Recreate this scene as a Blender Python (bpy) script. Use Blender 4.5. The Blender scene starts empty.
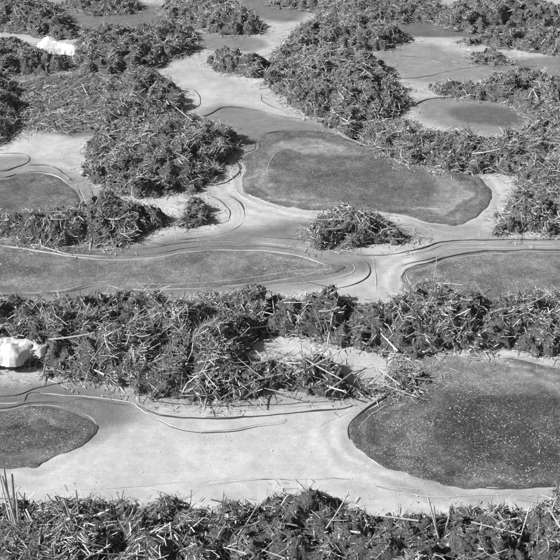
import bpy, math, random
import numpy as np
from mathutils import Vector
from mathutils.geometry import delaunay_2d_cdt

random.seed(7)
rng = np.random.default_rng(11)
sc = bpy.context.scene
COL = sc.collection

# ------------------------------------------------------------------ camera
CAM_H, PITCH, HALF = 1.7, math.radians(31.5), math.radians(15.0)
cam = bpy.data.cameras.new('camera')
cam.sensor_fit = 'AUTO'
cam.angle = 2 * HALF
cam.clip_start, cam.clip_end = 0.05, 2000
cam_o = bpy.data.objects.new('camera', cam)
cam_o.location = (0, 0, CAM_H)
cam_o.rotation_euler = (math.pi / 2 - PITCH, 0, 0)
COL.objects.link(cam_o)
sc.camera = cam_o

# ------------------------------------------------------------------ sky and sun (black-and-white picture: neutral light)
SUN_EL, SUN_AZ = math.radians(36), math.radians(-98)      # azimuth from +Y, negative = left
world = bpy.data.worlds.new('World'); sc.world = world
world.use_nodes = True
nt = world.node_tree; nt.nodes.clear()
wo = nt.nodes.new('ShaderNodeOutputWorld'); bg = nt.nodes.new('ShaderNodeBackground')
sky = nt.nodes.new('ShaderNodeTexSky'); sky.sky_type = 'NISHITA'; sky.sun_disc = False
sky.sun_elevation = SUN_EL; sky.sun_rotation = SUN_AZ
bw = nt.nodes.new('ShaderNodeRGBToBW')
nt.links.new(sky.outputs[0], bw.inputs[0]); nt.links.new(bw.outputs[0], bg.inputs[0])
bg.inputs[1].default_value = 0.05
nt.links.new(bg.outputs[0], wo.inputs[0])
sun = bpy.data.lights.new('sun', 'SUN'); sun.energy = 4.9; sun.angle = math.radians(0.6)
sun_o = bpy.data.objects.new('sun', sun); COL.objects.link(sun_o)
to_sun = Vector((math.cos(SUN_EL) * math.sin(SUN_AZ), math.cos(SUN_EL) * math.cos(SUN_AZ), math.sin(SUN_EL)))
sun_o.rotation_euler = to_sun.to_track_quat('Z', 'Y').to_euler()
sun_o.location = (-3, 3, 4)
sc.view_settings.view_transform = 'Standard'
sc.view_settings.look = 'None'
sc.view_settings.gamma = 1.0
sc.view_settings.exposure = 0.22
sc.cycles.max_bounces = 4
sc.cycles.diffuse_bounces = 2
sc.cycles.glossy_bounces = 2

# ------------------------------------------------------------------ picture point -> ground point
TH = math.tan(HALF)
def g(p, z=0.0):
    u = (p[0] - 280) / 280 * TH; v = (280 - p[1]) / 280 * TH
    dx = u
    dy = math.cos(PITCH) + v * math.sin(PITCH)
    dz = -math.sin(PITCH) + v * math.cos(PITCH)
    t = (z - CAM_H) / dz
    return (dx * t, dy * t)
def gp(ps, z=0.0):
    return np.array([g(p, z) for p in ps])

# ------------------------------------------------------------------ numpy noise
_tab = np.random.default_rng(3).random((256, 256))
def vnoise(x, y):
    xi = np.floor(x).astype(int); yi = np.floor(y).astype(int)
    fx = x - xi; fy = y - yi
    fx = fx * fx * (3 - 2 * fx); fy = fy * fy * (3 - 2 * fy)
    a = _tab[xi & 255, yi & 255]; b = _tab[(xi + 1) & 255, yi & 255]
    c = _tab[xi & 255, (yi + 1) & 255]; d = _tab[(xi + 1) & 255, (yi + 1) & 255]
    return (a * (1 - fx) + b * fx) * (1 - fy) + (c * (1 - fx) + d * fx) * fy
def fbm(x, y, o=4):
    s = 0; a = .5; t = 0
    for i in range(o):
        s = s + a * vnoise(x + 17.3 * i, y + 9.1 * i); t += a
        x = x * 2.03; y = y * 2.03; a *= .5
    return s / t
_wx = np.random.default_rng(5).random((256, 256)); _wy = np.random.default_rng(6).random((256, 256))
def worley(x, y):
    xi = np.floor(x).astype(int); yi = np.floor(y).astype(int)
    d1 = np.full(x.shape, 9.0)
    for i in (-1, 0, 1):
        for j in (-1, 0, 1):
            a = (xi + i) & 255; b = (yi + j) & 255
            d = (x - (xi + i + _wx[a, b])) ** 2 + (y - (yi + j + _wy[a, b])) ** 2
            d1 = np.minimum(d1, d)
    return np.sqrt(d1)

def catmull(P, n=6, closed=True):
    P = np.asarray(P, float); N = len(P); out = []
    rngN = range(N) if closed else range(N - 1)
    for i in rngN:
        if closed: p0, p1, p2, p3 = P[(i - 1) % N], P[i], P[(i + 1) % N], P[(i + 2) % N]
        else: p0, p1, p2, p3 = P[max(i - 1, 0)], P[i], P[i + 1], P[min(i + 2, N - 1)]
        for k in range(n):
            t = k / n
            out.append(.5 * ((2 * p1) + (-p0 + p2) * t + (2 * p0 - 5 * p1 + 4 * p2 - p3) * t * t + (-p0 + 3 * p1 - 3 * p2 + p3) * t ** 3))
    if not closed: out.append(P[-1])
    return np.array(out)

def poly_sd(X, Y, poly):
    """signed distance, positive inside"""
    P = np.asarray(poly); Q = np.roll(P, -1, 0)
    d2 = np.full(X.shape, 1e9); ins = np.zeros(X.shape, bool)
    for (ax, ay), (bx, by) in zip(P, Q):
        ex, ey = bx - ax, by - ay
        l2 = ex * ex + ey * ey + 1e-12
        t = np.clip(((X - ax) * ex + (Y - ay) * ey) / l2, 0, 1)
        d2 = np.minimum(d2, (X - ax - t * ex) ** 2 + (Y - ay - t * ey) ** 2)
        c = ((ay > Y) != (by > Y)) & (X < (bx - ax) * (Y - ay) / (by - ay + 1e-15) + ax)
        ins ^= c
    return np.where(ins, 1, -1) * np.sqrt(d2)

# ------------------------------------------------------------------ materials
def mat(name):
    m = bpy.data.materials.new(name); m.use_nodes = True
    n = m.node_tree.nodes; l = m.node_tree.links
    return m, n, l, n['Principled BSDF']
def noise_node(n, l, scale, detail=4, rough=.6):
    tc = n.new('ShaderNodeTexCoord'); t = n.new('ShaderNodeTexNoise')
    t.inputs['Scale'].default_value = scale; t.inputs['Detail'].default_value = detail; t.inputs['Roughness'].default_value = rough
    l.new(tc.outputs['Object'], t.inputs['Vector']); return t
def ramp(n, l, src, a, b, va, vb):
    r = n.new('ShaderNodeMapRange'); r.inputs[1].default_value = a; r.inputs[2].default_value = b
    r.inputs[3].default_value = va; r.inputs[4].default_value = vb
    l.new(src, r.inputs[0]); return r
def math_node(n, l, op, a, b):
    m = n.new('ShaderNodeMath'); m.operation = op
    for i, v in enumerate((a, b)):
        if isinstance(v, (int, float)): m.inputs[i].default_value = v
        else: l.new(v, m.inputs[i])
    return m
def gray_to(l, n, val, bsdf):
    c = n.new('ShaderNodeCombineColor')
    for i in range(3): l.new(val, c.inputs[i])
    l.new(c.outputs[0], bsdf.inputs['Base Color'])

def soil_material(name, lo, hi):
    m, n, l, b = mat(name)
    geo = n.new('ShaderNodeNewGeometry')
    def nz(scale, detail, rough):
        t = n.new('ShaderNodeTexNoise'); t.inputs['Scale'].default_value = scale; t.inputs['Detail'].default_value = detail; t.inputs['Roughness'].default_value = rough
        l.new(geo.outputs['Position'], t.inputs['Vector']); return t
    t = nz(55, 6, .75); r = ramp(n, l, t.outputs[0], .3, .7, lo, hi)
    t2 = nz(210, 5, .85); r2 = ramp(n, l, t2.outputs[0], .48, .60, 0, 1)
    mx = math_node(n, l, 'MULTIPLY_ADD', r2.outputs[0], .30); l.new(r.outputs[0], mx.inputs[2])
    gray_to(l, n, mx.outputs[0], b)
    b.inputs['Roughness'].default_value = .9; b.inputs['Specular IOR Level'].default_value = .15
    bp = n.new('ShaderNodeBump'); bp.inputs['Strength'].default_value = 1.0; bp.inputs['Distance'].default_value = .010
    t3 = nz(240, 6, .8)
    l.new(t3.outputs[0], bp.inputs['Height']); l.new(bp.outputs[0], b.inputs['Normal'])
    return m
M_SOIL = soil_material('frosted_soil', .06, .24)
M_GROUND = soil_material('field_soil', .05, .14)

def tone_material(name, rough, spec, nscale, namt):
    """colour of each piece comes from its own 'tone' attribute, plus fine grain"""
    m, n, l, b = mat(name)
    a = n.new('ShaderNodeAttribute'); a.attribute_name = 'tone'
    t = noise_node(n, l, nscale, 3, .6); r = ramp(n, l, t.outputs[0], .3, .7, 1 - namt, 1 + namt)
    mx = math_node(n, l, 'MULTIPLY', a.outputs['Fac'], r.outputs[0])
    gray_to(l, n, mx.outputs[0], b)
    b.inputs['Roughness'].default_value = rough; b.inputs['Specular IOR Level'].default_value = spec
    return m
M_STRAW = tone_material('straw', .55, .4, 120, .25)
M_CRUMB = tone_material('soil_crumb', .9, .15, 200, .35)

def ice_material(name, rough, fleck, fleckscale, bump, grain, mott):
    m, n, l, b = mat(name)
    a = n.new('ShaderNodeAttribute'); a.attribute_name = 'tone'
    t = noise_node(n, l, 7, 6, .68); r = ramp(n, l, t.outputs[0], .3, .7, 1 - mott, 1 + mott * .8)
    t2 = noise_node(n, l, 170, 4, .8); r2 = ramp(n, l, t2.outputs[0], .3, .7, 1 - grain, 1 + grain)
    mx = math_node(n, l, 'MULTIPLY', a.outputs['Fac'], r.outputs[0])
    mx = math_node(n, l, 'MULTIPLY', mx.outputs[0], r2.outputs[0])
    t6 = noise_node(n, l, 38, 6, .75); r6 = ramp(n, l, t6.outputs[0], .3, .7, 1 - mott * .7, 1 + mott * .6)
    mx = math_node(n, l, 'MULTIPLY', mx.outputs[0], r6.outputs[0])
    # long faint streaks in the ice
    tc = n.new('ShaderNodeTexCoord'); mp = n.new('ShaderNodeMapping'); mp.inputs['Scale'].default_value = (2.5, 30, 1); mp.inputs['Rotation'].default_value = (0, 0, .35)
    ts = n.new('ShaderNodeTexNoise'); ts.inputs['Scale'].default_value = 2.2; ts.inputs['Detail'].default_value = 5; ts.inputs['Distortion'].default_value = .8
    l.new(tc.outputs['Object'], mp.inputs[0]); l.new(mp.outputs[0], ts.inputs['Vector'])
    rs = ramp(n, l, ts.outputs[0], .3, .7, .965, 1.035)
    mx = math_node(n, l, 'MULTIPLY', mx.outputs[0], rs.outputs[0])
    # frost flecks in drifts
    t4 = noise_node(n, l, fleckscale, 2, .6); t5 = noise_node(n, l, 14, 4, .7)
    sh = ramp(n, l, t5.outputs[0], .3, .7, -.05, .07)
    sm = math_node(n, l, 'ADD', t4.outputs[0], sh.outputs[0])
    r4 = ramp(n, l, sm.outputs[0], .55, .67, 0, fleck)
    ad = math_node(n, l, 'ADD', mx.outputs[0], r4.outputs[0])
    cl = math_node(n, l, 'MINIMUM', ad.outputs[0], .82)
    gray_to(l, n, cl.outputs[0], b)
    rr = ramp(n, l, t.outputs[0], .3, .7, rough - .08, rough + .12); l.new(rr.outputs[0], b.inputs['Roughness'])
    b.inputs['Specular IOR Level'].default_value = .5
    bp = n.new('ShaderNodeBump'); bp.inputs['Strength'].default_value = bump; bp.inputs['Distance'].default_value = .004
    t3 = noise_node(n, l, 45, 6, .72)
    l.new(t3.outputs[0], bp.inputs['Height']); l.new(bp.outputs[0], b.inputs['Normal'])
    return m
M_ICE = ice_material('white_ice', .22, .13, 300, .10, .07, .18)
M_DARK = ice_material('dark_ice', .30, .19, 300, .2, .36, .42)

def plain(name, v, rough, spec=.3, nscale=80, amt=.15, bump=.3):
    m, n, l, b = mat(name)
    t = noise_node(n, l, nscale, 4, .6); r = ramp(n, l, t.outputs[0], .3, .7, v * (1 - amt), min(v * (1 + amt), .85))
    gray_to(l, n, r.outputs[0], b)
    b.inputs['Roughness'].default_value = rough; b.inputs['Specular IOR Level'].default_value = spec
    bp = n.new('ShaderNodeBump'); bp.inputs['Strength'].default_value = bump; bp.inputs['Distance'].default_value = .003
    l.new(t.outputs[0], bp.inputs['Height']); l.new(bp.outputs[0], b.inputs['Normal'])
    return m
M_RIM = plain('frost_rim', .58, .6)
M_GROOVE = plain('clear_ice_edge', .10, .3, .4)
M_FROST = plain('frost_crystal', .8, .7)
M_SNOW = plain('snow', .74, .85, .1, 90, .07, 1.0)

# ------------------------------------------------------------------ mesh helpers
def mesh_np(name, V, F, material, tone=None, smooth=False):
    """V (n,3), F (m,k) equal-sized faces"""
    V = np.ascontiguousarray(V, np.float32); F = np.ascontiguousarray(F, np.int32)
    me = bpy.data.meshes.new(name); k = F.shape[1]
    me.vertices.add(len(V)); me.vertices.foreach_set('co', V.ravel())
    me.loops.add(F.size); me.loops.foreach_set('vertex_index', F.ravel())
    me.polygons.add(len(F)); me.polygons.foreach_set('loop_start', np.arange(len(F), dtype=np.int32) * k)
    me.polygons.foreach_set('use_smooth', np.full(len(F), smooth))
    if tone is not None:
        a = me.attributes.new('tone', 'FLOAT', 'POINT'); a.data.foreach_set('value', np.ascontiguousarray(tone, np.float32))
    me.materials.append(material); me.update(calc_edges=True); me.validate()
    return me
def link(name, me, parent=None, loc=(0, 0, 0)):
    o = bpy.data.objects.new(name, me); COL.objects.link(o); o.location = loc
    if parent is not None: o.parent = parent
    return o
def tag(o, label, cat, group=None, kind=None):
    o['label'] = label; o['category'] = cat
    if group: o['group'] = group
    if kind: o['kind'] = kind
    return o

def norm(a): return a / (np.linalg.norm(a, axis=1, keepdims=True) + 1e-9)
def straw_arrays(P, D, L, R, bend, tone, sides=3, stations=3):
    """many stalks: start P, direction D, length L, radius R"""
    N = len(P); D = norm(D)
    ref = np.where(np.abs(D[:, 2:3]) < .9, np.array([[0, 0, 1.]]), np.array([[1., 0, 0]]))
    A = norm(np.cross(D, ref)); B = np.cross(D, A)
    ph = rng.random(N) * 6.28
    bdir = A * np.cos(ph)[:, None] + B * np.sin(ph)[:, None]
    V = np.zeros((N, stations, sides, 3))
    for s in range(stations):
        t = s / (stations - 1)
        c = P + D * (L * t)[:, None] + bdir * (bend * L * 4 * t * (1 - t))[:, None]
        r = R * (1 - .35 * t)
        for k in range(sides):
            a = 2 * math.pi * k / sides
            V[:, s, k] = c + A * (r * math.cos(a))[:, None] + B * (r * math.sin(a))[:, None]
    base = (np.arange(N) * stations * sides)[:, None]
    F = []
    for s in range(stations - 1):
        for k in range(sides):
            k2 = (k + 1) % sides
            F.append(np.concatenate([base + s * sides + k, base + s * sides + k2, base + (s + 1) * sides + k2, base + (s + 1) * sides + k], 1))
    return V.reshape(-1, 3), np.concatenate(F), np.repeat(tone, stations * sides)

PHI = (1 + 5 ** .5) / 2
ICO_V = np.array([(-1, PHI, 0), (1, PHI, 0), (-1, -PHI, 0), (1, -PHI, 0), (0, -1, PHI), (0, 1, PHI), (0, -1, -PHI), (0, 1, -PHI), (PHI, 0, -1), (PHI, 0, 1), (-PHI, 0, -1), (-PHI, 0, 1)], float) / math.sqrt(1 + PHI * PHI)
ICO_F = np.array([(0, 11, 5), (0, 5, 1), (0, 1, 7), (0, 7, 10), (0, 10, 11), (1, 5, 9), (5, 11, 4), (11, 10, 2), (10, 7, 6), (7, 1, 8), (3, 9, 4), (3, 4, 2), (3, 2, 6), (3, 6, 8), (3, 8, 9), (4, 9, 5), (2, 4, 11), (6, 2, 10), (8, 6, 7), (9, 8, 1)])
OCT_V = np.array([(1, 0, 0), (-1, 0, 0), (0, 1, 0), (0, -1, 0), (0, 0, 1), (0, 0, -1)], float)
OCT_F = np.array([(0, 2, 4), (2, 1, 4), (1, 3, 4), (3, 0, 4), (2, 0, 5), (1, 2, 5), (3, 1, 5), (0, 3, 5)])
def crumb_arrays(P, R, tone, ico=False):
    BV, BF = (ICO_V, ICO_F) if ico else (OCT_V, OCT_F)
    N, k = len(P), len(BV)
    S = BV[None] * (R[:, None, None]) * (0.45 + 1.1 * rng.random((N, k, 1)))
    S = S * (0.6 + .8 * rng.random((N, 1, 3)))
    a = rng.random(N) * 6.28; b = rng.random(N) * 6.28
    ca, sa, cb, sb = np.cos(a)[:, None], np.sin(a)[:, None], np.cos(b)[:, None], np.sin(b)[:, None]
    x, y, z = S[..., 0], S[..., 1], S[..., 2]
    x, y = x * ca - y * sa, x * sa + y * ca
    y, z = y * cb - z * sb, y * sb + z * cb
    V = np.stack([x, y, z], -1) + P[:, None]
    F = (BF[None] + (np.arange(N) * k)[:, None, None]).reshape(-1, 3)
    return V.reshape(-1, 3), F, np.repeat(tone, k)

# ------------------------------------------------------------------ clod shapes shared by all clods
def icosphere(sub):
    V = [tuple(v) for v in ICO_V]; F = [tuple(f) for f in ICO_F]
    for _ in range(sub):
        mid = {}; nf = []
        def m(a, b):
            k = (min(a, b), max(a, b))
            if k not in mid:
                p = (np.array(V[a]) + np.array(V[b])) / 2; V.append(tuple(p / np.linalg.norm(p))); mid[k] = len(V) - 1
            return mid[k]
        for a, b, c in F:
            ab, bc, ca = m(a, b), m(b, c), m(c, a); nf += [(a, ab, ca), (b, bc, ab), (c, ca, bc), (ab, bc, ca)]
        F = nf
    return np.array(V), np.array(F)
SPH_V, SPH_F = icosphere(4)
CLOD_VERTS, CLOD_MESH = [], []
for i in range(7):
    o = 31.7 * i
    v = SPH_V
    n1 = fbm(v[:, 0] * 1.3 + o + 2 * v[:, 2], v[:, 1] * 1.3 + o - 1.7 * v[:, 2], 3)
    w = worley(v[:, 0] * 1.9 + o + 1.3 * v[:, 2], v[:, 1] * 1.9 + o + .9 * v[:, 2])
    n2 = fbm(v[:, 0] * 5 + o + 4 * v[:, 2], v[:, 1] * 5 + o - 5 * v[:, 2], 3)
    n3 = vnoise(v[:, 0] * 17 + o + 13 * v[:, 2], v[:, 1] * 17 + o - 15 * v[:, 2])
    n4 = vnoise(v[:, 0] * 37 + o + 31 * v[:, 2], v[:, 1] * 37 + o - 33 * v[:, 2])
    r = .62 + .5 * (n1 - .5) - .22 * (w - .5) + .32 * (n2 - .5) + .13 * (n3 - .5) + .06 * (n4 - .5)
    vv = v * r[:, None] * np.array([1.15, .9, .8])
    CLOD_VERTS.append(vv)
    CLOD_MESH.append(mesh_np('clod', vv, SPH_F, M_SOIL, None, True))

STRAW_MESH = []
for i in range(5):
    V, F, T = straw_arrays(np.array([[0, 0, 0.]]), np.array([[1., 0, 0]]), np.array([1.]), np.array([.022 + .006 * i]), np.array([.03 * i - .06]), np.array([.26 + .08 * i]), 5, 5)
    STRAW_MESH.append(mesh_np('straw', V, F, M_STRAW, T))

# ------------------------------------------------------------------ ground sheet
gx = np.concatenate([-np.geomspace(300, 4.2, 12), np.linspace(-4, 4, 81), np.geomspace(4.2, 300, 12)])
gy = np.concatenate([-np.geomspace(300, 1.2, 12), np.linspace(-1, 9, 101), np.geomspace(9.2, 600, 14)])
GX, GY = np.meshgrid(gx, gy)
far = np.clip((GY - 6.6) / .8, 0, 1)
GZ = -.05 + .012 * (fbm(GX * 3, GY * 3) - .5) + far * (.10 * np.sin(GY * 2 * math.pi / .75) * .6 + .16 * (fbm(GX * 4 + 5, GY * 4) - .4))
GZ = np.where((np.abs(GX) > 20) | (GY > 12) | (GY < -2), -.05, GZ)
nx, ny = len(gx), len(gy)
idx = np.arange(nx * ny).reshape(ny, nx)
GF = np.stack([idx[:-1, :-1], idx[:-1, 1:], idx[1:, 1:], idx[1:, :-1]], -1).reshape(-1, 4)
ground = link('ground', mesh_np('ground', np.stack([GX.ravel(), GY.ravel(), GZ.ravel()], 1), GF, M_GROUND, None, True))
ground['kind'] = 'structure'; ground['label'] = 'dark ploughed soil under the frozen furrows'

# ------------------------------------------------------------------ ice
SOFT = [  # (outline in the picture, albedo, softness in m): ice that is greyer where it is clearer
    ([(-90, 222), (0, 236), (100, 246), (160, 240), (215, 232), (300, 222), (330, 240), (372, 262), (350, 275), (280, 287), (130, 296), (-90, 300)], .24, .09),
    ([(195, 118), (215, 107), (245, 107), (285, 118), (330, 130), (300, 150), (240, 156), (205, 144)], .27, .09),
    ([(-90, 380), (0, 384), (50, 380), (100, 388), (135, 402), (128, 414), (96, 430), (60, 446), (-90, 446)], .21, .10),
    ([(375, 46), (430, 44), (480, 60), (520, 66), (500, 76), (440, 86), (395, 72)], .34, .10),
    ([(420, 102), (450, 96), (500, 98), (530, 112), (520, 130), (470, 132), (430, 120)], .30, .08),
    ([(452, 110), (470, 106), (500, 108), (520, 117), (512, 124), (482, 123), (458, 117)], .15, .05),
    ([(-60, 80), (20, 75), (100, 75), (110, 120), (70, 135), (20, 128), (-60, 140)], .24, .06),
    ([(-60, 150), (30, 160), (70, 172), (95, 185), (90, 215), (-60, 220)], .33, .06),
    ([(55, 0), (165, 5), (190, 25), (150, 32), (60, 28)], .22, .10),
    ([(240, -10), (300, -10), (300, 18), (250, 14)], .22, .10),
    ([(185, 33), (240, 36), (268, 45), (235, 52), (190, 46)], .28, .06),
    ([(355, 18), (470, 24), (480, 34), (420, 36), (360, 30)], .17, .08),
    ([(400, 225), (470, 222), (500, 238), (420, 238)], .42, .08),
    ([(435, 246), (480, 240), (640, 240), (640, 262), (435, 262)], .36, .03),
    ([(255, 240), (330, 246), (360, 258), (300, 262)], .34, .05),
    ([(500, 60), (650, 56), (650, 80), (520, 76)], .26, .08),
    ([(150, 396), (350, 392), (350, 404), (180, 408)], .40, .04),
    ([(390, 482), (560, 490), (650, 490), (650, 505), (440, 500)], .46, .05),
]
SOFTW = [(catmull(gp(p), 5), a, s) for p, a, s in SOFT]
def ice_tone(X, Y):
    POOLS = [catmull(gp(q[1]), 4) for q in DARK]
    wx = X + .05 * (fbm(X * 9, Y * 9, 3) - .5); wy = Y + .07 * (fbm(X * 9 + 40, Y * 9, 3) - .5)
    T = .59 + .12 * (fbm(X * 2.2 + 3, Y * 2.2, 3) - .5)
    for poly, a, s in SOFTW:
        d = poly_sd(wx, wy, poly); t = np.clip(d / s + .6, 0, 1); t = t * t * (3 - 2 * t)
        T = T * (1 - t) + a * t
    # nested bands that follow the pools, stronger here and weaker there
    for poly in POOLS:
        d = -poly_sd(wx, wy, poly)
        k = (d > -.02) & (d < .2)
        if not k.any(): continue
        dd = d[k] * (1 + .5 * (fbm(X[k] * 4 + 20, Y[k] * 4, 2) - .5)); am = np.clip(fbm(X[k] * 3 + 9, Y[k] * 3, 2) * 2.4 - .6, 0, 1)
        f = 1 - .22 * am * np.exp(-((dd - .022) / .009) ** 2) + .16 * am * np.exp(-((dd - .042) / .007) ** 2) - .16 * am * np.exp(-((dd - .062) / .012) ** 2) + .10 * am * np.exp(-((dd - .085) / .008) ** 2) - .10 * am * np.exp(-((dd - .115) / .014) ** 2)
        T[k] = T[k] * f
    return np.minimum(T, .74)

def plate(name, outline, z, thick, material, step, tonef, parent=None, bevel=.004, und=.0015):
    """an ice plate with a thickness: meshed top, rounded edge and wall"""
    B = np.asarray(outline)
    area = .5 * np.sum(B[:, 0] * np.roll(B[:, 1], -1) - B[:, 1] * np.roll(B[:, 0], -1))
    if area < 0: B = B[::-1]
    x0, y0 = B.min(0); x1, y1 = B.max(0)
    X, Y = np.meshgrid(np.arange(x0, x1, step), np.arange(y0, y1, step))
    X = X + (rng.random(X.shape) - .5) * step * .5; Y = Y + (rng.random(Y.shape) - .5) * step * .5
    sd = poly_sd(X, Y, B); k = sd > step * .6
    pts = [Vector(p) for p in B] + [Vector(p) for p in zip(X[k], Y[k])]
    n = len(B)
    co, _, fa, ov, _, _ = delaunay_2d_cdt(pts, [(i, (i + 1) % n) for i in range(n)], [list(range(n))], 1, 1e-6)
    co = np.array([(c.x, c.y) for c in co])
    zt = z + und * 2 * (fbm(co[:, 0] * 6, co[:, 1] * 6, 3) - .5)
    tone = tonef(co[:, 0], co[:, 1])
    V = [np.column_stack([co, zt])]; T = [tone]; off = len(co)
    tan = np.roll(B, -1, 0) - np.roll(B, 1, 0); nor = norm(np.column_stack([tan[:, 1], -tan[:, 0]]))
    where = {}
    for vi, o in enumerate(ov):
        for s in o: where[s] = vi
    top = [where[i] for i in range(n)]
    rings = [top]
    for dxy, dz in ((bevel * .7, -bevel * .35), (bevel, -bevel), (bevel, -thick)):
        V.append(np.column_stack([B + nor * dxy, zt[top] + dz])); T.append(tone[top]); rings.append(list(range(off, off + n))); off += n
    F = [list(f) for f in fa]
    for a, b in zip(rings[:-1], rings[1:]):
        for i in range(n):
            j = (i + 1) % n
            F.append([a[i], b[i], b[j]]); F.append([a[i], b[j], a[j]])
    me = mesh_np(name, np.concatenate(V), np.array(F), material, np.concatenate(T), True)
    return link(name, me, parent)

def bead(name, line, z, r, material, parent, flat=.5, wob=0):
    """a thin raised line of ice lying along a traced contour"""
    L = np.asarray(line); n = len(L)
    tan = np.gradient(L, axis=0); nor = norm(np.column_stack([tan[:, 1], -tan[:, 0]]))
    rr = r * np.clip(2.4 * fbm(L[:, 0] * 9, L[:, 1] * 9, 3) - .25, .04, 1.6) * np.clip(np.minimum(np.arange(n), np.arange(n)[::-1]) / 5 + .15, 0, 1)
    V = []
    for a in (math.pi, .75 * math.pi, .5 * math.pi, .25 * math.pi, 0):
        V.append(np.column_stack([L + nor * (rr * math.cos(a))[:, None], z + rr * flat * math.sin(a)]))
    V = np.concatenate(V); F = []
    for s in range(4):
        i = np.arange(n - 1)
        F.append(np.column_stack([s * n + i, (s + 1) * n + i, (s + 1) * n + i + 1, s * n + i + 1]))
    return link(name, mesh_np(name, V, np.concatenate(F)[:, ::-1], material, None, True), parent)

def frost(name, outline, z, density, parent, size=(.0005, .0018), margin=.01, hole=None):
    B = np.asarray(outline); x0, y0 = B.min(0); x1, y1 = B.max(0)
    N = int(3.4 * density * (x1 - x0) * (y1 - y0) * 2.2)
    X = x0 + (x1 - x0) * rng.random(N); Y = y0 + (y1 - y0) * rng.random(N)
    w = fbm(X * 7 + 2, Y * 7, 3) * .6 + fbm(X * 30, Y * 30, 2) * .5
    k = (poly_sd(X, Y, B) > margin) & (rng.random(N) < np.clip((w - .40) * 3.4, 0.03, 1) ** 1.6)
    X, Y = X[k], Y[k]; N = len(X)
    if N == 0: return None
    P = np.column_stack([X, Y, np.full(N, z + .0004)])
    R = size[0] + (size[1] - size[0]) * rng.random(N) ** 2.2
    V, F, T = crumb_arrays(P, R, np.full(N, .8)); F = F.reshape(N, 8, 3)[:, :4].reshape(-1, 3)
    V[:, 2] = z + np.abs(V[:, 2] - z) * .3
    o = link(name, mesh_np(name, V, F, M_FROST), parent); o['kind'] = 'stuff'
    return o

SHEETS = {
 'near': ([(-110, 352), (0, 355), (60, 360), (100, 366), (200, 378), (300, 380), (370, 378), (393, 372), (393, 350), (450, 342), (560, 345), (680, 350), (680, 545), (400, 550), (200, 550), (0, 545), (-110, 545)], 0,
   'broad pale ice sheet filling the furrow behind the nearest soil ridge'),
 'pocket': ([(250, 326), (300, 322), (350, 332), (396, 342), (394, 382), (350, 384), (320, 372), (280, 374), (250, 360)], -.006,
   'small white ice patch in a hollow of the long middle soil ridge'),
 'mid': ([(-110, 222), (0, 222), (80, 216), (120, 190), (118, 150), (130, 60), (180, 36), (280, 38), (300, 90), (350, 138), (420, 156), (515, 172), (525, 205), (560, 215), (680, 220), (680, 318), (560, 320), (-110, 322)], 0,
   'largest ice sheet winding through the middle from the long ridge to the big soil heap'),
 'left': ([(-80, 76), (15, 68), (118, 70), (118, 150), (112, 214), (-80, 226)], -.006,
   'pale ice by the left edge of the picture, beside the large straw-covered soil heap'),
 'right': ([(360, 44), (420, 36), (560, 44), (680, 50), (680, 100), (560, 130), (520, 148), (380, 146), (372, 80)], -.003,
   'pale double ice pool at upper right between the straw-covered soil heaps'),
 'toplow': ([(-90, -25), (315, -25), (310, 44), (180, 48), (45, 62), (-90, 62)], -.008,
   'grey ice strip at the top left behind the far soil ridges'),
 'topright': ([(312, -40), (680, -40), (680, 44), (360, 42), (330, 30)], -.010,
   'grey ice at the top right edge between the farthest soil ridges'),
}
def const_tone(a, rim, inner=()):
    inn = [(catmull(gp(p), 5), v, s) for p, v, s in inner]
    def f(X, Y):
        wx = X + .10 * (fbm(X * 11, Y * 11, 4) - .5); wy = Y + .12 * (fbm(X * 11 + 40, Y * 11, 3) - .5)
        T = a * (.75 + .5 * fbm(X * 5, Y * 5, 3))
        for poly, v, s in inn:
            d = poly_sd(wx, wy, poly); t = np.clip(d / s + .5, 0, 1); t = t * t * (3 - 2 * t)
            T = T * (1 - t) + v * t
        d = poly_sd(wx, wy, rim) * (1 + .6 * (fbm(X * 4 + 20, Y * 4, 2) - .5)); am = np.clip(fbm(X * 3 + 9, Y * 3, 2) * 2.4 - .6, 0, 1)
        T = T * (1 + .7 * am * np.exp(-((d - .028) / .008) ** 2) - .25 * am * np.exp(-((d - .05) / .012) ** 2) + .35 * am * np.exp(-((d - .08) / .010) ** 2))
        return T
    return f
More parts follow.
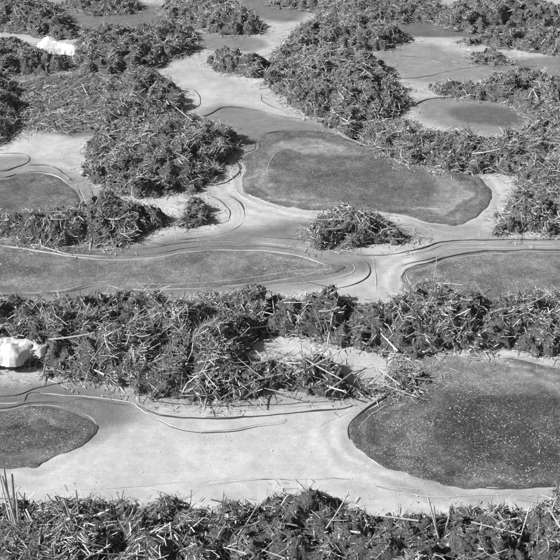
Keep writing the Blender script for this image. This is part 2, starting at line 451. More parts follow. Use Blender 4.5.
DARK = [
 # sheet, outline, tone, inner zones, frost per m2, label
 ('near', [(351, 432), (354, 422), (366, 412), (384, 402), (394, 390), (390, 372), (396, 360), (425, 357), (470, 357), (520, 361), (560, 368), (680, 372), (680, 484), (560, 487), (500, 488), (450, 484), (420, 477), (395, 468), (370, 456), (354, 443)], .115,
  [([(388, 355), (470, 355), (680, 368), (680, 384), (500, 390), (400, 384)], .24, .10), ([(430, 425), (440, 409), (470, 398), (500, 394), (580, 396), (640, 410), (620, 462), (540, 467), (500, 463), (455, 455), (435, 443)], .075, .03), ([(400, 400), (425, 396), (428, 440), (470, 462), (540, 472), (540, 480), (450, 474), (395, 450)], .13, .05)], 5200,
  'large dark speckled ice pool at right in the near furrow'),
 ('near', [(-110, 415), (0, 413), (30, 408), (60, 409), (84, 417), (95, 427), (88, 438), (65, 452), (42, 462), (20, 466), (-110, 470)], .125, [([(-90, 425), (0, 422), (50, 420), (70, 430), (40, 445), (-90, 455)], .10, .05)], 4200,
  'dark ice pool narrowing to a point at left in the near furrow'),
 ('mid', [(-110, 250), (0, 246), (50, 253), (100, 258), (150, 257), (205, 251), (270, 252), (300, 257), (330, 265), (344, 268), (330, 273), (300, 276), (250, 283), (180, 288), (125, 288), (100, 283), (60, 290), (0, 293), (-110, 296)], .20, [([(-90, 262), (0, 262), (40, 268), (20, 280), (-90, 285)], .12, .06)], 4200,
  'long dark ice tongue in front of the left soil ridge'),
 ('mid', [(402, 276), (408, 268), (430, 263), (447, 258), (480, 253), (560, 252), (680, 252), (680, 308), (560, 308), (440, 300), (408, 290)], .20, [], 3200,
  'dark ice pool behind the right end of the long middle ridge'),
 ('mid', [(244, 157), (258, 150), (262, 137), (285, 132), (330, 134), (368, 147), (400, 154), (440, 163), (478, 177), (490, 194), (484, 211), (462, 223), (445, 225), (422, 220), (400, 213), (365, 211), (310, 210), (276, 204), (252, 196), (243, 186), (246, 172)], .155,
  [([(254, 188), (256, 170), (268, 152), (285, 142), (330, 142), (360, 150), (420, 166), (470, 190), (455, 214), (400, 208), (320, 207), (280, 201)], .30, .05),
   ([(272, 156), (300, 150), (330, 154), (380, 156), (420, 170), (445, 188), (430, 201), (380, 207), (330, 200), (292, 190), (266, 176)], .15, .05),
   ([(300, 143), (345, 147), (330, 152), (300, 150)], .34, .03)], 3200,
  'wide dark ice pool in front of the big central soil heap'),
 ('left', [(-80, 182), (0, 178), (20, 173), (45, 173), (64, 181), (74, 191), (76, 204), (60, 216), (-80, 220)], .15, [], 3800,
  'dark ice pool by the left edge behind the left soil ridge'),
]
ice = {}
for k, (pl, z, lab) in SHEETS.items():
    o = plate('ice_sheet', catmull(gp(pl), 5), z, .03, M_ICE, .0125, ice_tone)
    tag(o, lab, 'ice', 'frozen furrow ice'); ice[k] = o

EDGE_Z = .0020
for sh, pl, a, inner, dens, lab in DARK:
    z = SHEETS[sh][1]
    out = catmull(gp(pl), 11)
    fine = out + np.column_stack([.024 * (fbm(out[:, 0] * 18, out[:, 1] * 18, 4) - .5), .028 * (fbm(out[:, 0] * 20 + 30, out[:, 1] * 20, 3) - .5)])
    o = plate('dark_ice', fine, z + EDGE_Z, .02, M_DARK, .0115, const_tone(a, catmull(gp(pl), 4), inner), ice[sh], .005, .0008)
    o['label'] = lab
    frost('frost_speckle', fine, z + EDGE_Z, dens, o)
    sh_o = ice[sh]
for k, (pl, z, lab) in SHEETS.items():
    frost('frost_speckle', catmull(gp(pl), 5), z + .0012, 180 if k != 'mid' else 500, ice[k], (.0009, .002))

# contour lines left where the water sank while it froze: (sheet, kind, half-width in m, line)
LINES = [
 ('near', 'd', .0075, [(350, 440), (348, 431), (352, 420), (367, 408), (386, 397), (393, 393)]),
 ('near', 'w', .0034, [(359, 436), (360, 426), (372, 414), (388, 405)]),
 ('near', 'd', .0024, [(354, 443), (370, 456), (395, 468), (420, 477), (450, 484), (500, 488), (560, 487), (640, 486)]),
 ('near', 'd', .0048, [(138, 405), (152, 412), (172, 417), (220, 418), (270, 416), (310, 412), (340, 409), (357, 404)]),
 ('near', 'd', .0020, [(146, 413), (162, 423), (182, 431), (206, 433), (236, 431), (259, 427), (281, 425), (287, 420)]),
 ('near', 'w', .0026, [(144, 411), (160, 421), (180, 429), (205, 431), (235, 429), (258, 425), (280, 423), (284, 419), (272, 416)]),
 ('near', 'd', .0032, [(146, 401), (180, 404), (230, 406), (290, 404), (345, 400)]),
 ('near', 'w', .0030, [(150, 408), (200, 411), (260, 410), (330, 404)]),
 ('near', 'w', .0028, [(40, 393), (80, 397), (128, 402), (140, 408), (158, 420), (178, 428)]),
 ('near', 'd', .0032, [(-60, 400), (0, 396), (20, 394), (38, 388), (60, 383), (100, 380)]),
 ('near', 'd', .0022, [(24, 402), (30, 393), (60, 395), (100, 402), (128, 405)]),
 ('near', 'w', .0020, [(-60, 414), (0, 411), (30, 406), (62, 407), (90, 418), (97, 428)]),
 ('near', 'd', .0026, [(60, 404), (80, 400), (108, 403)]),
 ('near', 'w', .0028, [(60, 492), (120, 488), (200, 482), (260, 479), (320, 479), (365, 484), (420, 490)]),
 ('near', 'd', .0013, [(200, 487), (250, 481), (300, 478), (350, 480)]),
 ('near', 'w', .0018, [(372, 485), (400, 492), (440, 498), (480, 494), (560, 496), (640, 494)]),
 ('near', 'd', .0015, [(374, 485), (398, 491), (425, 497)]),
 ('near', 'w', .0022, [(392, 362), (400, 359), (430, 358), (470, 358), (520, 362), (560, 369), (640, 374)]),
 ('near', 'd', .0030, [(389, 378), (387, 366), (392, 358), (405, 355)]),
 ('near', 'd', .0010, [(315, 430), (335, 419), (352, 410)]),
 ('near', 'w', .0012, [(434, 440), (432, 425), (441, 410), (470, 399), (500, 394)]),
 ('mid', 'd', .0060, [(416, 290), (403, 281), (404, 273), (412, 267), (432, 262), (447, 257), (480, 252), (560, 250), (640, 250)]),
 ('mid', 'w', .0030, [(414, 288), (408, 280), (410, 273), (434, 266), (450, 260), (484, 255), (560, 254), (640, 254)]),
 ('mid', 'd', .0042, [(325, 250), (360, 255), (396, 254), (424, 248), (444, 242), (490, 240), (560, 240), (640, 239)]),
 ('mid', 'w', .0020, [(330, 253), (362, 258), (398, 257), (427, 251), (447, 245), (500, 243), (560, 243)]),
 ('mid', 'w', .0038, [(0, 246), (50, 253), (100, 260), (150, 259), (205, 251), (270, 252), (300, 257), (328, 266)]),
 ('mid', 'w', .0032, [(328, 267), (300, 277), (250, 284), (180, 289), (128, 289), (101, 282), (60, 291), (0, 294)]),
 ('mid', 'd', .0028, [(50, 248), (110, 255), (150, 255), (200, 247), (270, 247), (310, 254), (342, 267), (325, 275)]),
 ('mid', 'w', .0026, [(0, 238), (40, 246), (70, 254), (110, 257)]),
 ('mid', 'w', .0018, [(180, 241), (240, 242), (290, 246), (330, 254)]),
 ('mid', 'd', .0040, [(180, 240), (206, 237), (228, 232), (242, 224), (245, 213), (240, 203), (228, 195)]),
 ('mid', 'w', .0016, [(184, 238), (205, 235), (225, 230), (238, 222), (241, 213), (236, 204)]),
 ('mid', 'd', .0030, [(206, 226), (220, 224), (229, 220), (230, 212), (222, 203), (211, 196)]),
 ('mid', 'd', .0034, [(203, 186), (225, 183), (238, 174), (241, 166), (232, 160)]),
 ('mid', 'd', .0042, [(183, 116), (205, 116), (222, 108), (240, 108), (262, 112), (290, 118), (318, 120)]),
 ('mid', 'd', .0028, [(262, 94), (263, 101), (275, 108), (295, 115)]),
 ('mid', 'd', .0030, [(182, 110), (198, 107), (200, 98), (194, 89)]),
 ('mid', 'd', .0045, [(244, 157), (258, 150), (262, 136), (285, 132), (330, 133)]),
 ('mid', 'w', .0022, [(270, 182), (268, 168), (280, 152), (312, 146), (325, 147)]),
 ('mid', 'w', .0020, [(243, 190), (256, 199), (280, 206), (310, 212), (360, 213), (400, 216), (430, 224), (460, 225)]),
 ('mid', 'w', .0020, [(380, 214), (410, 209), (440, 209), (470, 201)]),
 ('mid', 'w', .0014, [(372, 252), (374, 268), (376, 290)]),
 ('left', 'd', .0034, [(-40, 172), (0, 170), (12, 167), (27, 161), (28, 155), (20, 152), (0, 152)]),
 ('left', 'd', .0036, [(27, 164), (48, 164), (58, 168), (67, 176), (76, 184), (82, 196)]),
 ('left', 'w', .0026, [(0, 177), (20, 172), (46, 172), (64, 180), (74, 190)]),
 ('right', 'd', .0034, [(400, 55), (420, 57), (440, 62), (455, 68)]),
 ('right', 'd', .0030, [(395, 78), (418, 77), (440, 73), (462, 68), (500, 64), (540, 66)]),
 ('right', 'd', .0055, [(412, 106), (428, 99), (450, 97), (478, 95)]),
 ('right', 'w', .0035, [(460, 48), (485, 52), (510, 57), (532, 56)]),
 ('right', 'd', .0030, [(500, 100), (525, 110), (540, 112)]),
 ('pocket', 'd', .0018, [(362, 354), (372, 362), (378, 372)]),
 ('pocket', 'w', .0014, [(290, 346), (320, 350), (350, 350)]),
]
DARKW = [(d[0], catmull(gp(d[1]), 5)) for d in DARK]
def lies_low(ln, sh):
    return all(poly_sd(ln[:, 0], ln[:, 1], w).mean() < .004 for s_, w in DARKW if s_ == sh)
for sh, kind, r, pl in LINES:
    z = SHEETS[sh][1] + EDGE_Z
    ln = catmull(gp(pl), 12, False)
    ln = ln + np.column_stack([.010 * (fbm(ln[:, 0] * 16, ln[:, 1] * 16, 3) - .5), .012 * (fbm(ln[:, 0] * 16 + 30, ln[:, 1] * 16, 3) - .5)])
    if kind == 'd': bead('ice_edge', ln, z - EDGE_Z + .0001, r * .48, M_GROOVE, ice[sh], 1.2)
    else: bead('frost_rim', ln, z - EDGE_Z + .0004 if lies_low(ln, sh) else z - .0003, r * .55, M_RIM, ice[sh], 1.0)

# fainter broken contours round every pool
for (sh, pl, *_r), nd in zip(DARK, (0, 2, 6, 2, 3, 4)):
    O = catmull(gp(pl), 14); n0 = len(O); z = SHEETS[sh][1]
    if np.sum(O[:, 0] * np.roll(O[:, 1], -1) - O[:, 1] * np.roll(O[:, 0], -1)) < 0: O = O[::-1]
    tn_ = np.roll(O, -3, 0) - np.roll(O, 3, 0); nr = norm(np.column_stack([tn_[:, 1], -tn_[:, 0]]))
    for c in range(nd):
        off = [.016, .03, .047, .068, -.022, .095, .056, .022][c]
        m = int(n0 * (.16 + .22 * rng.random())); st = rng.integers(0, n0)
        q = (st + np.arange(m)) % n0
        ln = O[q] + nr[q] * (off * (1 + 1.3 * (fbm(O[q][:, 0] * 5 + c, O[q][:, 1] * 5, 2) - .5)))[:, None]
        for _ in range(3): ln[1:-1] = (ln[:-2] + ln[1:-1] + ln[2:]) / 3
        if off < 0: bead('frost_rim', ln, z + EDGE_Z - .0004, .0012, M_RIM, ice[sh], .9)
        elif c % 3 == 1: bead('frost_rim', ln, z + .0004, .0014, M_RIM, ice[sh], 1.0)
        else: bead('ice_edge', ln, z + .0002, 0.0011 + .0007 * rng.random(), M_GROOVE, ice[sh], 1.0)

# ------------------------------------------------------------------ soil ridges and heaps
# name, upper outline, lower outline (picture points), height m, options, label, category
GRID = .0062
class Mound: pass
def build_mound(name, upper, lower, h, label, cat='soil', group='ploughed soil ridges', straw=1.0, crumb=1.0, clods=1.0, loose=10,
                zt=.55, flow=None, tone=1.0, lump=1.0, slen=1.0, prof=.10, rough_edge=1.0, fringe=1.0, thin=None):
    h = h * .46
    up = gp(upper, zt * .6 * h); lo = gp(lower, 0)
    poly = np.concatenate([catmull(up, 4, False), catmull(lo, 4, False)])
    x0, y0 = poly.min(0) - .09; x1, y1 = poly.max(0) + .09
    X, Y = np.meshgrid(np.arange(x0, x1, GRID), np.arange(y0, y1, GRID))
    PR = [max(min(prof * 1.5, poly_sd(X, Y, poly).max() * .9), .02)]
    def height(X, Y, full=True):
        sd = poly_sd(X, Y, poly)
        sd = sd + rough_edge * .07 * (fbm(X * 14, Y * 14, 3) - .5) + rough_edge * .045 * (fbm(X * 45, Y * 45, 2) - .5)
        t = np.clip(sd / PR[0], -1, 1)
        env = h * np.where(t > 0, np.sin(np.clip(t, 0, 1) * math.pi / 2) ** .85, t * 1.0)
        env = env * (.6 + .8 * fbm(X * 5 + 7, Y * 5, 3))
        if not full: return env, sd
        m = np.clip(sd / .04 + .2, 0, 1)
        wq = .5 * (fbm(X * 30, Y * 30, 3) - .5); w = worley(X * 13 + .6 * fbm(X * 20, Y * 20), Y * 13 + wq) ** 2 * 1.5; w2 = worley(X * 32 + 3 + 2 * wq, Y * 32 - 2 * wq) ** 2 * 1.5
        z = env + m * lump * (.040 * (.5 - w) * min(1, h / .05) + .018 * (.45 - w2) + .030 * (fbm(X * 26, Y * 26, 4) - .5) + .010 * (fbm(X * 75, Y * 75, 2) - .5) + .008 * (.45 - worley(X * 72 + 9, Y * 72 + 4 * wq) ** 2 * 1.5))
        return np.where(sd < 0, np.minimum(z, sd * .8), z), sd
    Z, SD = height(X, Y)
    keep = SD > -.02
    ny_, nx_ = X.shape; idx = np.arange(nx_ * ny_).reshape(ny_, nx_)
    F = np.stack([idx[:-1, :-1], idx[:-1, 1:], idx[1:, 1:], idx[1:, :-1]], -1).reshape(-1, 4)
    kf = keep.ravel()[F].all(1); F = F[kf]
    used = np.unique(F); remap = -np.ones(nx_ * ny_, int); remap[used] = np.arange(len(used))
    Vv = np.stack([X.ravel(), Y.ravel(), Z.ravel()], 1)[used]
    cx, cy = Vv[:, 0].mean(), Vv[:, 1].mean()
    root = bpy.data.objects.new(name, None); COL.objects.link(root); root.location = (cx, cy, 0); root.empty_display_size = .05
    tag(root, label, cat, group)
    C0 = np.array([cx, cy, 0])
    link('soil_bed', mesh_np('soil_bed', Vv - C0, remap[F], M_SOIL, None, True), root)
    # surface samples
    gyz, gxz = np.gradient(Z, GRID)
    inside = np.argwhere(SD > .0)
    area = len(inside) * GRID * GRID
    def sample(n, edge=0.0):
        s = inside if edge == 0 else np.argwhere(SD > edge)
        if len(s) == 0: s = inside
        r = s[rng.integers(0, len(s), n)]
        i, j = r[:, 0], r[:, 1]
        jx = (rng.random(n) - .5) * GRID; jy = (rng.random(n) - .5) * GRID
        P = np.column_stack([X[i, j] + jx, Y[i, j] + jy, Z[i, j]])
        Nn = norm(np.column_stack([-gxz[i, j], -gyz[i, j], np.ones(n)]))
        return P, Nn
    dk = min(1, max(.6, 3.4 / cy))
    Ps, Ns = [], []
    # clods
    nc = int(clods * area * 85)
    if nc:
        P, Nn = sample(nc, .025)
        for p in P:
            r = (.012 + .021 * rng.random() ** 1.8) * min(1.15, .6 + h * 7)
            k = rng.integers(0, len(CLOD_MESH)); rz = rng.random() * 6.28; ry = (rng.random() - .5) * 1.2
            o = link('clod', CLOD_MESH[k], root); s = r / .62
            o.location = (p[0] - cx, p[1] - cy, p[2] - r * .05); o.rotation_euler = (0, ry, rz); o.scale = (s, s, s)
            v = CLOD_VERTS[k] * s
            cyy, syy = math.cos(ry), math.sin(ry); cz, sz = math.cos(rz), math.sin(rz)
            v = np.column_stack([v[:, 0] * cyy + v[:, 2] * syy, v[:, 1], -v[:, 0] * syy + v[:, 2] * cyy])
            v = np.column_stack([v[:, 0] * cz - v[:, 1] * sz, v[:, 0] * sz + v[:, 1] * cz, v[:, 2]])
            nn = norm(v); u = nn[:, 2] > -.3
            Ps.append((v + np.array([p[0], p[1], p[2] - r * .05]))[u]); Ns.append(nn[u])
    # nuggets of soil: too many and too small to lift out one by one
    n = int(crumb * area * dk * 1600)
    if n and clods:
        P, Nn = sample(n)
        R = .0032 + .0040 * rng.random(n) ** 1.6
        V1, F1, T1 = crumb_arrays(P - C0 + Nn * (R * .35)[:, None], R, np.zeros(n), True)
        o = link('soil_nuggets', mesh_np('soil_nuggets', V1, F1, M_SOIL, None, False), root); o['kind'] = 'stuff'
        nv = norm(V1 - np.repeat(P - C0 + Nn * (R * .35)[:, None], 12, 0)); u = nv[:, 2] > -.4
        Ps.append((V1 + C0)[u]); Ns.append(nv[u])
    def pool(n, fclod):
        n2 = int(n * fclod) if Ps else 0
        P, Nn = sample(max(n - n2, 1))
        if n2:
            A = np.concatenate(Ps); B = np.concatenate(Ns); q = rng.integers(0, len(A), n2)
            P = np.concatenate([P, A[q]]); Nn = np.concatenate([Nn, B[q]])
        return P, Nn
    # crumbs
    n = int(crumb * area * dk * 9000)
    if n:
        P, Nn = pool(n, .65)
        R = .0016 + .0034 * rng.random(len(P)) ** 2.4
        tn = tone * (.22 + .36 * rng.random(len(P)) ** 1.3)
        V1, F1, T1 = crumb_arrays(P - C0 + Nn * (R * .3)[:, None], R, tn)
        o = link('soil_crumbs', mesh_np('soil_crumbs', V1, F1, M_CRUMB, T1), root); o['kind'] = 'stuff'
    # litter of short straw, in drifts
    n = int(straw * area * dk * 16000)
    if n:
        P, Nn = pool(n, .35)
        pr = np.clip((fbm(P[:, 0] * 3.5 + 11, P[:, 1] * 3.5, 3) - .5) * 3.2 + .62, .22, 1)
        if thin is not None: pr = pr * np.interp(P[:, 0], [thin[0], thin[1]], [1, thin[2]])
        kk = rng.random(n) < pr; P, Nn = P[kk], Nn[kk]; N = len(P)
        a = rng.random(N) * 6.28
        fa = 13 * fbm(P[:, 0] * 7 + 3, P[:, 1] * 7, 2)
        if flow is not None: fa = math.radians(flow) + (fa - 6.5) * .3
        a = np.where(rng.random(N) < .62, fa + rng.normal(0, .38, N), a)
        H = np.column_stack([np.cos(a), np.sin(a), np.zeros(N)])
        Tn = norm(H - Nn * np.sum(H * Nn, 1, keepdims=True))
        e = rng.normal(.16, .30, N)
        D = Tn * np.cos(e)[:, None] + Nn * np.sin(e)[:, None]
        L = slen * (.014 + .055 * rng.random(N) ** 1.6)
        R = .0005 + .0013 * rng.random(N) ** 1.8
        tn = np.minimum(tone * (.22 + .60 * rng.random(N) ** 1.3), .8)
        V1, F1, T1 = straw_arrays(P - C0 + Nn * .002 - D * (L * .3)[:, None], D, L, R, rng.normal(0, .09, N), tn)
        o = link('straw_litter', mesh_np('straw_litter', V1, F1, M_STRAW, T1), root); o['kind'] = 'stuff'
    # short frosted fibres that make the soil look matted
    n = int(straw ** .5 * area * dk * 31000 * (crumb > .5))
    if n:
        P, Nn = pool(n, .62); N = len(P)
        a = np.where(rng.random(N) < .6, 14 * fbm(P[:, 0] * 9 + 3, P[:, 1] * 9, 2) + rng.normal(0, .5, N), rng.random(N) * 6.28)
        H = np.column_stack([np.cos(a), np.sin(a), rng.normal(0, .4, N)])
        Tn = norm(H - Nn * np.sum(H * Nn, 1, keepdims=True)); e = rng.normal(.3, .35, N)
        D = Tn * np.cos(e)[:, None] + Nn * np.sin(e)[:, None]
        L = .007 + .020 * rng.random(N) ** 1.5; R = .0005 + .0011 * rng.random(N) ** 1.5
        V1, F1, T1 = straw_arrays(P - C0 - D * (L * .25)[:, None], D, L, R, np.zeros(N), tone * (.14 + .62 * rng.random(N) ** 1.35), 3, 2)
        o = link('soil_fibres', mesh_np('soil_fibres', V1, F1, M_STRAW, T1), root); o['kind'] = 'stuff'
    # frosted bits lying on the ice along the edge
    fr = np.argwhere((SD < .01) & (SD > -.07))
    n = int(len(fr) * GRID * GRID * 6500 * fringe)
    if n:
        w = np.exp(SD[fr[:, 0], fr[:, 1]] / .022) * (.15 + fbm(X[fr[:, 0], fr[:, 1]] * 9, Y[fr[:, 0], fr[:, 1]] * 9, 3) ** 2); w /= w.sum()
        q = fr[rng.choice(len(fr), n, p=w)]
        P = np.column_stack([X[q[:, 0], q[:, 1]] + (rng.random(n) - .5) * GRID, Y[q[:, 0], q[:, 1]] + (rng.random(n) - .5) * GRID, np.full(n, .0036)])
        a = rng.random(n) * 6.28
        D = np.column_stack([np.cos(a), np.sin(a), rng.normal(.02, .07, n)])
        L = .006 + .03 * rng.random(n) ** 2; R = .0005 + .0009 * rng.random(n) ** 1.5
        V1, F1, T1 = straw_arrays(P - C0, D, L, R, rng.normal(0, .12, n), .25 + .5 * rng.random(n), 3, 2)
        o = link('edge_litter', mesh_np('edge_litter', V1, F1, M_STRAW, T1), root); o['kind'] = 'stuff'
    # longer stalks, one by one
    if loose:
        P, Nn = pool(loose, .3)
        for p, nn in zip(P, Nn):
            a = rng.random() * 6.28; e = rng.normal(.10, .20)
            L = slen * (.04 + .08 * rng.random() ** 1.3)
            o = link('straw', STRAW_MESH[rng.integers(0, 5)], root)
            d = np.array([math.cos(a) * math.cos(e), math.sin(a) * math.cos(e), math.sin(e)])
            q = Vector(d).to_track_quat('X', 'Z')
            o.rotation_mode = 'QUATERNION'; o.rotation_quaternion = q
            o.location = tuple(p - C0 + nn * .004 - d * L * .25); 
            rr = .0011 + .0009 * rng.random()
            o.scale = (L, rr / .026, rr / .026)
    return root

B = build_mound
# nearest ridge
B('soil_ridge', [(-65, 496), (0, 500), (20, 495), (45, 498), (75, 493), (100, 500), (140, 501), (180, 508), (215, 506), (250, 503), (275, 497), (295, 487), (325, 491), (347, 508), (375, 512), (400, 506), (430, 506), (460, 501), (500, 504), (560, 498), (625, 498)],
  [(630, 612), (280, 618), (-70, 612)], .13, 'nearest soil ridge with stubble along the bottom edge of the picture', loose=100, slen=1.05, fringe=.3, thin=(-.25, .1, .7), prof=.16, zt=.7)
# long middle ridge
B('soil_ridge', [(-70, 294), (0, 296), (60, 299), (125, 295), (180, 297), (230, 294), (260, 297), (300, 294), (330, 289), (348, 295), (375, 300), (392, 297), (420, 284), (442, 286), (480, 297), (500, 299), (520, 294), (545, 290), (600, 295), (630, 294)],
  [(630, 360), (560, 359), (520, 356), (470, 351), (440, 355), (390, 352), (345, 343), (310, 334), (270, 335), (248, 348), (250, 372), (240, 392), (200, 397), (150, 396), (110, 384), (85, 378), (40, 372), (0, 368), (-70, 366)], .13,
  'long straw-covered soil ridge crossing the middle of the picture', loose=120, slen=1.1, thin=(-.1, .35, .65), prof=.13, zt=.75)
B('soil_spur', [(215, 388), (240, 375), (270, 364), (300, 366), (320, 357), (334, 367), (346, 380), (375, 385), (392, 383)],
  [(398, 390), (375, 394), (330, 394), (280, 394), (230, 398), (212, 396)], .07, 'low straw-covered spur below the small white ice patch', loose=50, slen=1.25, prof=.08)
B('soil_clump', [(392, 382), (400, 372), (412, 371), (424, 377)], [(424, 384), (410, 390), (398, 391)], .03, 'small soil clump at the tip of the spur in dark ice', loose=4, prof=.04, clods=.5)
# middle furrow
B('soil_heap', [(311, 240), (316, 226), (328, 214), (345, 210), (365, 214), (385, 221), (400, 230), (417, 237)], [(417, 240), (392, 244), (350, 247), (318, 248)], .085, 'isolated soil heap standing on the pale ice in the middle', loose=12, prof=.08, group='small soil heaps on the ice')
B('soil_ridge', [(-65, 214), (0, 215), (40, 215), (70, 211), (95, 203), (115, 196), (130, 203), (150, 208), (172, 214)], [(170, 221), (146, 235), (125, 245), (95, 247), (60, 247), (30, 243), (0, 236), (-65, 232)], .10,
  'left soil ridge between two dark ice pools', loose=30, prof=.10)
B('soil_clump', [(180, 222), (182, 211), (190, 204), (200, 205), (206, 213)], [(207, 222), (196, 226), (184, 226)], .06, 'single small clod on ice right of the left soil ridge', loose=2, prof=.04, clods=.8, group='small soil heaps on the ice')
# left column
B('soil_heap', [(104, 100), (110, 78), (140, 72), (165, 78), (182, 95), (180, 110)], [(178, 118), (205, 124), (228, 134), (237, 146), (228, 163), (214, 180), (195, 191), (160, 196), (120, 193), (96, 184), (86, 170), (92, 150), (96, 125)], .125,
  'large straw-covered heap left of centre reaching toward the pale ice', loose=40, prof=.16, straw=1.3, zt=.5)
B('soil_ridge', [(72, 56), (80, 40), (100, 29), (130, 31), (160, 25), (188, 28), (196, 45)], [(196, 54), (165, 63), (150, 72), (110, 74), (85, 74), (70, 68)], .11, 'soil ridge just right of the white snow patch', loose=20, prof=.11, straw=1.2, flow=-80)
B('soil_ridge', [(-70, 0), (0, 0), (25, -4), (48, -1), (66, 14), (74, 28)], [(72, 38), (40, 36), (0, 30), (-70, 32)], .13, 'soil ridge in the top left corner behind the snow patch', loose=10, prof=.12, flow=-70)
B('soil_ridge', [(-70, 40), (0, 42), (30, 44), (58, 55), (66, 62)], [(64, 72), (30, 74), (0, 76), (-70, 80)], .10, 'low soil ridge just below the white snow patch', loose=10, prof=.10, flow=-60)
B('soil_heap', [(-70, 80), (0, 76), (14, 80), (18, 108)], [(14, 128), (0, 142), (-70, 150)], .10, 'soil heap cut off by the left edge above the pale ice', loose=6, prof=.10)
B('straw_patch', [(18, 84), (50, 76), (100, 76), (108, 95)], [(106, 120), (80, 130), (40, 126), (18, 115)], .025, 'flat grey patch of scattered straw left of the large heap', 'straw', loose=26, prof=.08, clods=0, straw=.5, crumb=.5, lump=.35, slen=1.0, tone=.95, flow=0, group='straw litter patches')
# top
B('soil_ridge', [(62, 2), (90, -6), (125, -5), (142, 2)], [(140, 10), (110, 14), (80, 12)], .06, 'thin soil ridge at the top edge left of centre', loose=3, prof=.08)
B('soil_ridge', [(158, 10), (172, -4), (200, -10), (225, -2), (250, 14), (264, 24)], [(262, 33), (240, 36), (215, 34), (192, 24), (165, 20)], .11, 'soil ridge at the top between two grey ice strips', loose=12, prof=.11, straw=1.2, flow=-70)
B('soil_ridge', [(268, 2), (300, -8), (360, -8), (425, -12), (436, 4)], [(448, 20), (420, 20), (390, 21), (355, 20), (315, 12), (285, 8)], .09, 'far soil ridge at the top edge right of centre', loose=10, prof=.10)
B('soil_ridge', [(430, 14), (460, 3), (490, -8), (530, -2), (560, 10), (625, 8)], [(625, 26), (560, 27), (520, 28), (480, 31), (445, 27)], .11, 'far soil ridge in the top right corner', loose=12, prof=.10)
B('soil_ridge', [(458, 40), (480, 37), (510, 33), (560, 31), (625, 32)], [(625, 56), (560, 55), (530, 52), (490, 46), (460, 43)], .07, 'low soil ridge at upper right above the clump on ice', loose=8, prof=.07)
B('soil_clump', [(472, 60), (478, 53), (487, 51), (498, 53), (508, 60)], [(507, 63), (490, 64), (474, 63)], .04, 'small soil clump on pale ice at upper right', loose=2, prof=.05, clods=.7, group='small soil heaps on the ice')
B('soil_heap', [(284, 50), (294, 32), (308, 20), (330, 14), (355, 19), (385, 26), (405, 33), (416, 39)], [(416, 41), (395, 46), (370, 50), (330, 52), (295, 58)], .11, 'soil heap directly behind the big central heap', loose=12, prof=.11)
B('soil_heap', [(262, 70), (272, 52), (300, 46), (330, 49), (360, 52), (380, 60), (396, 78), (408, 100)], [(406, 112), (384, 124), (360, 130), (340, 133), (322, 124), (300, 112), (282, 98), (266, 84)], .125, 'big central straw-covered heap above the wide dark pool', loose=36, prof=.17, straw=1.3, flow=-50, zt=.5)
B('soil_heap', [(204, 62), (216, 54), (230, 50), (244, 58), (262, 62), (272, 68)], [(272, 80), (245, 76), (225, 73), (206, 62)], .08, 'low soil heap joined to the left of the big central heap', loose=8, prof=.08, flow=-70)
B('soil_heap', [(430, 86), (450, 83), (475, 85), (492, 78), (510, 71), (530, 75), (560, 78), (625, 80)], [(625, 140), (560, 150), (520, 140), (532, 118), (506, 104), (470, 98), (432, 92)], .12, 'straw-covered heap at right between the upper right pool and the frame', loose=20, prof=.12, straw=1.3)
B('soil_ridge', [(362, 136), (376, 126), (396, 121), (420, 130), (442, 138), (466, 134), (490, 139), (525, 134), (560, 138), (625, 140)], [(625, 190), (560, 200), (528, 192), (512, 178), (480, 174), (440, 170), (400, 162), (366, 146)], .09, 'curved straw-covered band along the upper side of the wide dark pool', loose=26, prof=.09, straw=1.4)
B('soil_heap', [(498, 214), (508, 200), (524, 192), (545, 186), (580, 184), (625, 184)], [(625, 234), (560, 234), (512, 236), (497, 231)], .11, 'soil heap at right edge beside the pale ice neck', loose=14, prof=.10)

# ------------------------------------------------------------------ snow
def snow_lump(outline_up, outline_lo, h, label, zb=.0, holes=(), rough=1.0, group='snow remnants'):
    up = gp(outline_up, zb + h * .7); lo = gp(outline_lo, zb)
    poly = np.concatenate([catmull(up, 6, False), catmull(lo, 6, False)])
    x0, y0 = poly.min(0) - .02; x1, y1 = poly.max(0) + .02; st = .004
    X, Y = np.meshgrid(np.arange(x0, x1, st), np.arange(y0, y1, st))
    sd = poly_sd(X, Y, poly) + .012 * (fbm(X * 30, Y * 30, 3) - .5)
    t = np.clip(sd / .085, 0, 1)
    Z = zb + h * (1 - (1 - t) ** 2) ** .7 * (.75 + .5 * fbm(X * 12, Y * 12, 3)) + np.clip(t * 2, 0, 1) * rough * (.016 * (fbm(X * 40, Y * 40, 4) - .5) + .01 * (.5 - worley(X * 28, Y * 28)))
    for (px, r, d) in holes:
        hx, hy = g(px, zb + h)
        Z = Z - d * np.exp(-((X - hx) ** 2 + (Y - hy) ** 2) / r ** 2)
    Z = np.where(sd < .002, zb - .02, np.maximum(Z, zb - .012))
    k = sd > -.004
    idx = np.arange(X.size).reshape(X.shape)
    F = np.stack([idx[:-1, :-1], idx[:-1, 1:], idx[1:, 1:], idx[1:, :-1]], -1).reshape(-1, 4)
    F = F[k.ravel()[F].all(1)]; us = np.unique(F); rm = -np.ones(X.size, int); rm[us] = np.arange(len(us))
    V = np.stack([X.ravel(), Y.ravel(), Z.ravel()], 1)[us]; c = np.array([V[:, 0].mean(), V[:, 1].mean(), zb])
    o = link('snow_lump', mesh_np('snow_lump', V - c, rm[F], M_SNOW, None, True), None, tuple(c))
    return tag(o, label, 'snow', group)
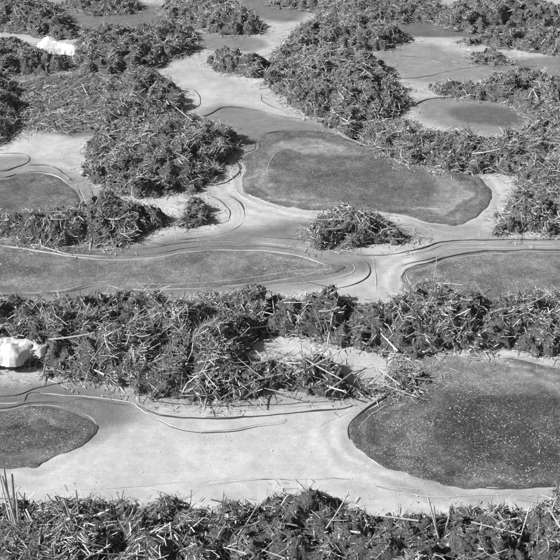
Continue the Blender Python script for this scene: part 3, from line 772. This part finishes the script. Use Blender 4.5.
snow_lump([(-40, 333), (0, 332), (20, 331), (36, 334), (47, 342)], [(50, 347), (40, 352), (27, 352), (21, 359), (8, 361), (-8, 358), (-40, 360)], .024,
          'dimpled white snow lump on the left end of the long middle ridge', .042, [((18, 341), .006, .010), ((31, 342), .006, .009), ((41, 347), .006, .008)])
snow_lump([(36, 41), (44, 35), (53, 35), (64, 40), (76, 43)], [(82, 50), (74, 52), (60, 50), (50, 50), (40, 50)], .026,
          'smooth white snow patch among soil ridges near the top left corner', .035, (), .45)

# ------------------------------------------------------------------ standing stubble
def stubble(base_px, zb, tips, label, rad=.0032):
    """tips: (tip picture point, height above base, tone)"""
    bx, by = g(base_px, zb)
    root = bpy.data.objects.new('stubble_tuft', None); COL.objects.link(root); root.location = (bx, by, zb); root.empty_display_size = .03
    tag(root, label, 'stubble', 'standing stubble')
    for i, (tp, hh, tn) in enumerate(tips):
        tx, ty = g(tp, zb + hh)
        p0 = np.array([[(rng.random() - .5) * .02, (rng.random() - .5) * .02, -.03]])
        d = np.array([[tx - bx, ty - by, hh]]) - p0
        L = np.array([np.linalg.norm(d)])
        V, F, T = straw_arrays(p0, d, L, np.array([rad * (.8 + .5 * rng.random())]), np.array([.015]), np.array([tn]), 6, 5)
        link('stalk', mesh_np('stalk', V, F, M_STRAW, T, True), root)
    return root
stubble((20, 545), .05, [((-3, 462), .15, .62), ((4, 468), .13, .30), ((2, 476), .14, .50), ((12, 474), .12, .22), ((16, 492), .09, .55)], 'tall pale stubble stalks standing at the bottom left corner', .0026)
stubble((84, 548), .05, [((47, 494), .10, .55), ((55, 496), .09, .24), ((64, 500), .09, .45), ((76, 490), .08, .30)], 'leaning stubble stalks right of the tall corner tuft', .0024)
stubble((443, 540), .05, [((428, 497), .10, .65), ((434, 506), .07, .40), ((452, 508), .06, .35)], 'short pale stubble on the nearest ridge below the dark right pool', .0028)
stubble((328, 335), .045, [((333, 312), .06, .60), ((325, 318), .05, .35)], 'pale upright stalk on the middle ridge right of centre', .0026)
stubble((120, 352), .045, [((118, 330), .06, .55), ((112, 334), .05, .45), ((131, 332), .06, .5), ((108, 345), .05, .35)], 'pale stubble stalks on the middle ridge, right of the snow lump', .0026)
